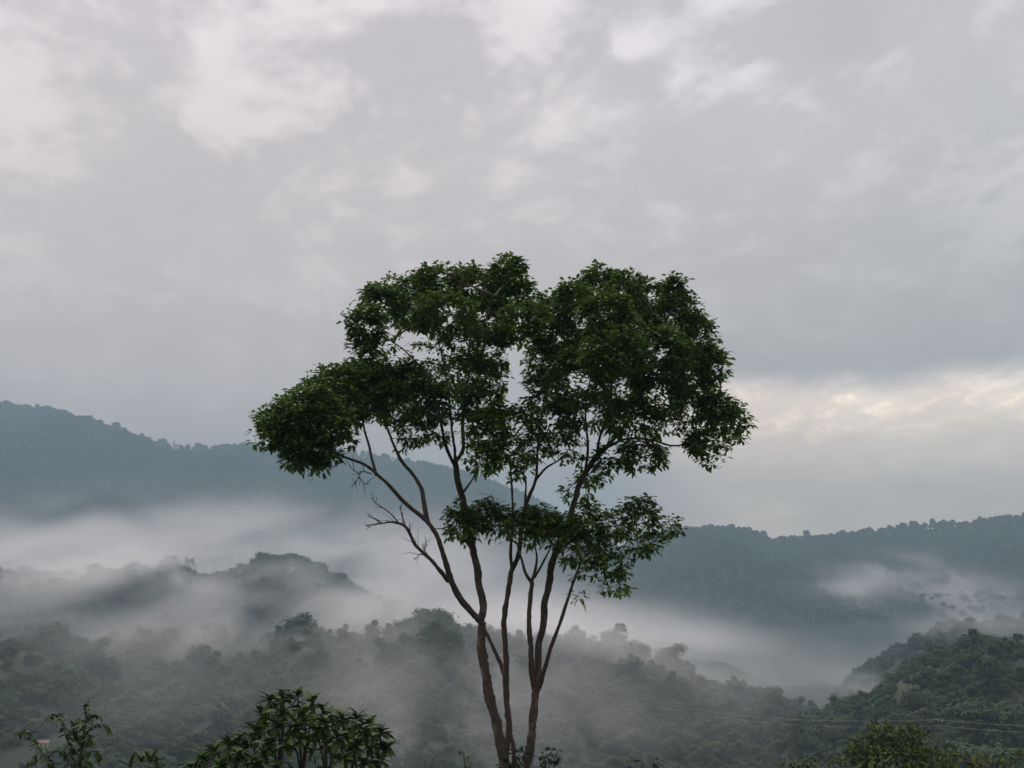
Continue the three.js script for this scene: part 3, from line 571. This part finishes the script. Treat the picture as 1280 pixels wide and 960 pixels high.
// plants whose leaves sit in whorls at the shoot tips
function whorlPlant(name, label, category, D, footX, tips, { size, ratio, per, droop, seed, up = 1.0, kinds = bladeMats, most = 300 }) {
  const R = rngOf(seed), px = D / FPX / CP, f = at(footX, 1000, D), y = ground(f.x, f.z), g = base(name, new THREE.Vector3(f.x, y, f.z)), o = g.position;
  const geos = [0, 1, 2].map((i) => bladeGeo(size * px * (0.82 + 0.18 * i), size * px * ratio, droop * (0.5 + 0.35 * i), 0.35)), rest = [];
  const hub = [];
  const nStem = Math.max(1, Math.round(tips.length / 6)), xs = tips.map((t) => t[0]), lo = Math.min(...xs), hi = Math.max(...xs);
  const joints = [];
  for (let i = 0; i < nStem; i++) {
    const X = lerp(lo, hi, (i + 0.5) / nStem), j = at(X, 975, D + (R() - 0.5) * 0.6).sub(o); joints.push(j);
    mesh('stem', stem([{ p: new THREE.Vector3((R() - 0.5) * 0.2, -0.15, (R() - 0.5) * 0.2), r: 3.2 * px }, { p: new THREE.Vector3(j.x * 0.6, j.y * 0.55, j.z * 0.6), r: 2.4 * px }, { p: j, r: 1.7 * px }], 7), shootBark, g);
  }
  let made = 0;
  tips.forEach(([X, Y, dz = 0, k = 1], n) => {
    const p = at(X, Y, D + dz).sub(o), j = joints.reduce((a, b) => (Math.abs(a.x - p.x) < Math.abs(b.x - p.x) ? a : b)), m = j.clone().lerp(p, 0.55); m.y += 0.15 * j.distanceTo(p); m.x = lerp(m.x, p.x, 0.4);
    mesh('shoot', stem([{ p: j, r: 1.3 * px }, { p: m, r: 0.95 * px }, { p, r: 0.55 * px }], 5), shootBark, g);
    const count = Math.round(per * k), spin = R() * 6.28;
    for (let i = 0; i < count; i++) {
      const a = spin + i * 2.4, lift = up - (up + 0.9) * (i / count) + 0.5 * (R() - 0.5), d = new THREE.Vector3(Math.cos(a), lift, Math.sin(a)).normalize(), back = p.clone().lerp(m, 0.75 * (i / count) * R());
      const q = new THREE.Mesh(geos[Math.floor(R() * 3)], kinds[Math.floor(R() * kinds.length)]); q.name = 'leaf'; q.castShadow = q.receiveShadow = true;
      d.x += (R() - 0.5) * 0.5; d.z += (R() - 0.5) * 0.5; d.normalize(); setLeaf(q, back, d, (R() - 0.5) * 1.1);
      if (made++ < most) g.add(q); else { q.updateMatrix(); rest.push(q.geometry.clone().applyMatrix4(q.matrix)); }
    }
  });
  if (rest.length) mesh('leaves', mergeGeometries(rest), kinds[1], g).userData.kind = 'stuff';
  tag(g, label, category); return g;
}
whorlPlant('broadleaf_shrub', 'dense dark green shrub with long drooping leaves in whorls', 'shrub', 12, 375, [
  [338, 874, 0.1, 1.2], [354, 870, 0, 1.2], [372, 869, 0.2, 1.2], [390, 877, -0.2, 1.1], [403, 886, 0.1], [328, 893, 0.1], [318, 912, -0.2], [412, 893, 0.3], [428, 896, 0], [446, 898, -0.2], [462, 903, 0.2], [476, 915, 0], [484, 934, -0.1], [474, 950, 0.2],
  [345, 905, -0.5], [370, 908, -0.6], [395, 912, -0.5], [420, 920, -0.6], [445, 928, -0.5], [335, 930, -0.5], [300, 922, 0.2], [286, 930, 0], [270, 938, 0.2], [252, 948, 0], [240, 960, 0.1], [300, 945, -0.3], [275, 958, -0.3], [318, 955, -0.4],
  [330, 905, 0.5], [352, 890, -0.4], [380, 892, -0.5], [405, 903, -0.6], [435, 910, 0.4], [455, 915, -0.5], [310, 932, 0.3], [360, 920, 0.5], [410, 930, 0.5], [440, 945, 0.4], [290, 950, 0.4], [465, 930, 0.3], [378, 925, -0.7], [330, 945, 0.5],
  [360, 935, -0.8, .8], [390, 940, 0.6, .8], [425, 950, -0.7, .8], [455, 955, -0.4, .9], [345, 960, -0.6, .7], [405, 965, 0.5, .7],
], { size: 15.5, ratio: 0.46, per: 19, droop: 0.5, seed: 51, up: 1.5 });
whorlPlant('leafy_seedling', 'low tuft of upright leaves poking up beside the broadleaf shrub', 'plant', 12, 178, [[162, 958, 0], [176, 954, 0.1], [188, 952, 0], [196, 962, 0]], { size: 19, ratio: 0.26, per: 8, droop: 0.2, seed: 52, up: 2.5 });
// young plant with drooping pairs of leaves along thin arching shoots
{
  const D = 11, px = D / FPX / CP, R = rngOf(61), f = at(92, 1000, D), g = base('young_plant', new THREE.Vector3(f.x, ground(f.x, f.z), f.z)), o = g.position;
  const geos = [0, 1].map((i) => bladeGeo((8.5 + 2.5 * i) * px, 3.8 * px, 0.2 + 0.2 * i, 0.3));
  const lines = [
    [[98, 1010], [100, 955], [104, 920], [108, 895], [106, 882], [112, 876]], [[99, 970], [90, 945], [82, 915], [76, 898], [68, 893], [62, 897]], [[104, 925], [116, 908], [126, 905], [136, 912]], [[103, 935], [92, 920], [88, 900]],
    [[90, 1010], [70, 965], [52, 940], [40, 922], [32, 912], [24, 914]], [[60, 950], [66, 940], [76, 938], [84, 946]], [[102, 950], [114, 940], [122, 940], [128, 950]], [[52, 940], [44, 945], [38, 956]], [[106, 905], [98, 898], [94, 906]], [[108, 900], [118, 893], [124, 896]],
    [[100, 960], [112, 958], [120, 966]], [[94, 950], [84, 960], [78, 970]], [[104, 915], [112, 920], [116, 930]], [[102, 940], [108, 925], [116, 922]], [[100, 950], [94, 938], [88, 932]], [[101, 945], [106, 948], [112, 958]], [[100, 930], [96, 915], [100, 905]], [[98, 965], [92, 972], [90, 985]], [[66, 955], [60, 962], [56, 972]], [[101, 965], [108, 970], [114, 978]],
  ];
  lines.forEach((L, n) => {
    const dz = (R() - 0.5) * 0.7, pts = L.map(([X, Y], i) => ({ p: at(X, Y, D + dz * i / L.length).sub(o), r: lerp(n < 2 || n === 4 ? 1.6 : 0.9, 0.4, i / (L.length - 1)) * px }));
    if (n === 0 || n === 4) pts.unshift({ p: new THREE.Vector3(n ? -0.1 : 0.05, -0.15, 0), r: 2.2 * px });
    mesh('shoot', stem(pts, 5), shootBark, g);
    const c = new THREE.CatmullRomCurve3(pts.map((q) => q.p)), len = c.getLength(), nl = Math.round(len / (3.4 * px));
    for (let i = 0; i < nl; i++) {
      const u = 0.25 + 0.75 * (i + 0.5) / nl; const p = c.getPointAt(Math.min(1, u)); if (p.y + o.y < at(92, 985, D).y) continue;
      for (const s of [-1, 1]) {
        const T = c.getTangentAt(Math.min(1, u)), a = R() * 6.28, d = new THREE.Vector3(Math.cos(a), -0.9 + 1.0 * R(), Math.sin(a)).addScaledVector(T, 0.4).normalize();
        const q = mesh('leaf', geos[Math.floor(R() * 2)], bladeMats[Math.floor(R() * 4)], g); setLeaf(q, p, d, (R() - 0.5));
      }
    }
  });
  tag(g, 'young plant with thin arching shoots and small drooping leaves', 'plant');
}
// bushy treetops below the shoulder, weeds at the foot of the tall tree
function leafyBush(name, label, category, D, footX, lobes, { leaf, per, col, seed, young = 0.2 }) {
  const R = rngOf(seed), px = D / FPX / CP, f = at(footX, 1000, D), g = base(name, new THREE.Vector3(f.x, ground(f.x, f.z), f.z)), o = g.position, A = { pos: [], idx: [], col: [] }, br = [];
  const top = at(lobes[0][0], lobes[0][1], D).sub(o), fork = new THREE.Vector3(0, top.y * 0.45, 0);
  mesh('trunk', stem([{ p: new THREE.Vector3(0, -0.3, 0), r: 0.035 * top.y + 0.01 }, { p: fork, r: 0.026 * top.y + 0.008 }], 7), shootBark, g);
  for (const [X, Y, rx, ry, dz = 0] of lobes) {
    const c = at(X, Y, D + dz).sub(o), n = Math.round(per * rx * ry);
    br.push(stem([{ p: fork, r: 0.016 * top.y + 0.004 }, { p: fork.clone().lerp(c, 0.6).add(new THREE.Vector3(0, 0.06 * top.y, 0)), r: 0.01 * top.y + 0.003 }, { p: c, r: 0.003 }], 5));
    for (let i = 0; i < n; i++) {
      const d = new THREE.Vector3(R() * 2 - 1, R() * 2 - 0.8, R() * 2 - 1).normalize(), k = 0.35 + 0.65 * Math.sqrt(R()), p = new THREE.Vector3(c.x + d.x * rx * px * k, c.y + d.y * ry * px * k, c.z + d.z * rx * px * k), t = (0.7 + 0.6 * R()), y = R() < young ? 1 : 0;
      if (i % 6 === 0) br.push(stem([{ p: c, r: 0.006 }, { p, r: 0.002 }], 3, { seg: 1, cap: false, rough: 0 }));
      for (let m = 0; m < 4; m++) {
        const e = new THREE.Vector3(R() - 0.5, R() - 0.6, R() - 0.5).multiplyScalar(1.6).add(d).normalize(), l = leaf * (0.7 + 0.6 * R());
        pushLeaf(A, p.clone().addScaledVector(e, 0.03), e, new THREE.Vector3(R() - 0.5, 1, R() - 0.5), l, l * 0.5, [col[0] * t * (1 + 0.6 * y), col[1] * t * (1 + 0.35 * y), col[2] * t], 0.3);
      }
    }
  }
  mesh('branches', mergeGeometries(br), shootBark, g); mesh('crown', geoOf(A.pos, A.idx, null, A.col), leafMat({ transmission: 0.2 }), g);
  tag(g, label, category);
}
const bushGreen = [0.066, 0.112, 0.026];
leafyBush('bushy_tree', 'bushy green treetop with small pale leaves below the power cable', 'tree', 42, 1115, [[1112, 926, 36, 18], [1085, 936, 26, 16, 0.5], [1142, 930, 24, 18, -0.5], [1120, 950, 50, 18, -0.8], [1070, 955, 26, 14, 0.6], [1165, 950, 24, 14, 0.4], [1100, 914, 14, 9], [1135, 914, 14, 9, .3]], { leaf: 0.17, per: 0.32, col: bushGreen, seed: 71 });
leafyBush('bush', 'low dark bush beside the bushy green treetop', 'bush', 44, 1012, [[1020, 957, 24, 10], [1000, 966, 26, 10]], { leaf: 0.17, per: 0.22, col: [0.06, 0.09, 0.026], seed: 72 });
leafyBush('bush', 'yellowish bush under the wooded slope next to the bushy treetop', 'bush', 40, 1210, [[1205, 952, 28, 10], [1238, 958, 30, 10, .6], [1272, 952, 26, 11, -.5], [1186, 945, 12, 10]], { leaf: 0.16, per: 0.22, col: [0.085, 0.110, 0.030], seed: 73, young: 0.4 });
leafyBush('weed', 'small leafy weed beside the stems of the tall tree', 'weed', 20, 690, [[684, 948, 9, 8], [694, 944, 7, 6, .1], [676, 958, 8, 6]], { leaf: 0.075, per: 0.22, col: [0.035, 0.055, 0.022], seed: 74 });
leafyBush('weed', 'thin bare weed stalk with a few leaves near the tall tree', 'weed', 20, 582, [[579, 938, 2, 5], [584, 954, 4, 4]], { leaf: 0.055, per: 0.35, col: [0.035, 0.05, 0.022], seed: 75 });
leafyBush('weed', 'yellow green weed tip on the shoulder between tall tree and treetop', 'weed', 20, 798, [[796, 957, 7, 4]], { leaf: 0.07, per: 0.5, col: [0.09, 0.10, 0.03], seed: 76 });
leafyBush('weed', 'tiny dark sprig beside the yellow green weed tip', 'weed', 20, 822, [[822, 954, 4, 4]], { leaf: 0.06, per: 0.5, col: [0.03, 0.045, 0.02], seed: 77 });
leafyBush('sucker_shoot', 'leafy sucker shoots sprouting at the foot of the tall tree', 'shoots', 21.8, 646, [[643, 948, 9, 7, -.3], [655, 944, 8, 5, -.2], [630, 958, 8, 5, -.3]], { leaf: 0.11, per: 0.2, col: [0.03, 0.05, 0.02], seed: 78 });

// ------------------------------------------------------------------ mist lying in the valley
function mistSlice(D, w, tLo, tHi, yLo, yHi, thick, density, nx = 150, ny = 56, A) {
  const o = A.pos.length / 3, keep = [];
  for (let j = 0; j <= ny; j++) for (let i = 0; i <= nx; i++) {
    const t = lerp(tLo, tHi, i / nx), y = lerp(yLo, yHi, j / ny), x = t * D;
    const z = -D - (y - (yLo + yHi) / 2) * 1.7 + w * (0.6 * n2(x / 140 + D, y / 60, 3) + 0.4 * n2(x / 50, y / 30 + D, 7));
    const edge = Math.min(1, i / 10, (nx - i) / 10, j / 5, (ny - j) / 5);
    const a = 1 - Math.exp(-Math.max(0, density(x, y, -z)) * thick);
    A.pos.push(x, y, z); const q = clamp(a * edge / 0.29, 0, 1); A.col.push(1, 1, 1, q); keep.push(q);
  }
  for (let j = 0; j < ny; j++) for (let i = 0; i < nx; i++) {
    const a = j * (nx + 1) + i, b = a + 1, c = a + nx + 1, d = c + 1;
    if (Math.max(keep[a], keep[b], keep[c], keep[d]) < 0.02) continue;
    A.idx.push(o + a, o + b, o + c, o + b, o + d, o + c);
  }
}
const mistMat = new THREE.MeshPhysicalMaterial({ color: new THREE.Color().setRGB(0.96, 0.93, 0.93), vertexColors: true, transparent: true, opacity: 0.29, roughness: 1, specularIntensity: 0, transmission: 0.15, side: THREE.DoubleSide, depthWrite: false });
// a bank: soft bodies [seen at X, Y, half width and height in photograph pixels, optical thickness, tilt] at depth D, sliced from front to back
function bank(label, D0, sd, slices, grain, bodies) {
  const A = { pos: [], idx: [], col: [] };
  const B = bodies.map(([X, Y, wx, hy, tau, tilt = 0, D = D0]) => ({ c: at(X, Y, D), D, sx: wx * D / FPX, sy: hy * D / FPX, k: tau / (sd * 1.77), tilt }));
  const density = (x, y, D) => {
    let s = 0;
    for (const b of B) {
      const u = (x - b.c.x) / b.sx, v = (y - b.c.y - b.tilt * (x - b.c.x)) / b.sy, w = (D - b.D) / sd, q = u * u + v * v + w * w;
      if (q < 9) s += b.k * Math.exp(-q);
    }
    if (s <= 0) return 0;
    const wx = fbm(x / grain + D / 300, y / grain * 1.5, 2, 5), f = fbm(x / grain + 0.8 * wx + D / (grain * 6), y / (grain * 0.45) + 0.8 * wx - D / (grain * 5), 5, 61, 0.55);
    return s * clamp(0.9 + (grain > 100 ? 1.3 : 2.3) * f, 0.02, 2.6);
  };
  for (let i = 0; i < slices.length; i++) {
    const D = slices[i], th = ((slices[i + 1] ?? (2 * D - slices[i - 1])) - (slices[i - 1] ?? (2 * D - slices[i + 1]))) / 2;
    let x0 = 1e9, x1 = -1e9, y0 = 1e9, y1 = -1e9;
    for (const b of B) { if (Math.abs(D - b.D) > sd * 2.2) continue; x0 = Math.min(x0, b.c.x - b.sx * 2.3); x1 = Math.max(x1, b.c.x + b.sx * 2.3); const e = Math.abs(b.tilt) * b.sx * 2.3; y0 = Math.min(y0, b.c.y - b.sy * 2.3 - e); y1 = Math.max(y1, b.c.y + b.sy * 2.3 + e); }
    if (x1 < x0) continue;
    mistSlice(D, th * 0.8, clamp(x0 / D, -0.75, 0.75), clamp(x1 / D, -0.75, 0.75), y0, y1, th, density, 170, 60, A);
  }
  tag(mesh('mist_bank', geoOf(A.pos, A.idx, null, A.col, null, 4), mistMat), label, 'mist', null, 'stuff');
}
bank('long pale mist bank lying between the far ridge and the rounded hill', 1200, 300, [890, 950, 1010, 1070, 1130, 1200, 1270, 1340, 1420, 1500, 1590], 110, [
  [330, 668, 200, 32, 2.2, -0.04], [40, 690, 260, 28, 1.9], [200, 700, 200, 22, 1.0], [500, 714, 130, 36, 1.9, -0.1], [640, 760, 140, 28, 1.4, -0.15], [790, 785, 110, 20, 1.1, -0.12], [900, 820, 110, 20, 1.2, -0.12], [1020, 846, 90, 20, 1.2], [1090, 820, 70, 18, 0.7, 0.3]]);
bank('mist spilling over the crest of the rounded hill', 740, 45, [665, 695, 725, 755, 785], 60, [
  [60, 708, 140, 22, 1.6], [200, 716, 70, 18, 1.0], [290, 704, 50, 14, 0.5], [390, 724, 60, 18, 0.5, -0.1], [440, 728, 70, 18, 0.6, -0.25], [540, 760, 60, 16, 0.5, -0.2]]);
bank('thin patch of mist clinging to the far ridge beside the notch', 1270, 100, [1160, 1200, 1240, 1280, 1320, 1370], 62, [
  [1115, 722, 70, 26, 0.8, 0.1], [1060, 738, 60, 18, 0.3], [1165, 742, 70, 24, 0.7], [1225, 757, 60, 26, 0.8], [1265, 790, 60, 22, 0.8], [1130, 800, 90, 22, 0.55, 0.25], [1040, 838, 80, 18, 0.6, 0.1]]);
bank('grey mist filling the hollow between the rounded hill and the middle hillside', 570, 100, [470, 505, 540, 575, 610, 650], 46, [
  [70, 722, 130, 24, 0.5], [280, 730, 90, 24, 0.38], [60, 750, 130, 34, 0.12], [210, 750, 110, 32, 0.1], [430, 745, 90, 34, 0.55, -0.1], [340, 780, 90, 26, 0.1], [600, 775, 110, 22, 0.8], [780, 802, 110, 20, 0.8, -0.1], [930, 850, 100, 18, 0.6], [1080, 858, 70, 18, 0.6], [1240, 787, 60, 18, 0.8]]);
bank('veil of mist hanging over the crest of the middle hillside', 360, 50, [305, 325, 345, 365, 385, 405], 34, [
  [60, 785, 130, 44, 0.28], [250, 785, 90, 40, 0.26], [400, 780, 80, 36, 0.28], [520, 795, 60, 40, 0.14], [770, 795, 90, 34, 0.5, -0.15], [660, 775, 60, 24, 0.3], [880, 850, 90, 28, 0.4, -0.15], [600, 860, 120, 40, 0.2]]);
bank('thin mist drifting low before the middle hillside', 245, 45, [195, 215, 235, 255, 275, 300], 30, [
  [580, 905, 110, 60, 0.26], [470, 850, 70, 60, 0.12], [760, 890, 110, 55, 0.16], [170, 860, 140, 70, 0.06], [290, 840, 120, 50, 0.05], [900, 900, 90, 40, 0.1]]);

renderer.render(scene, camera);
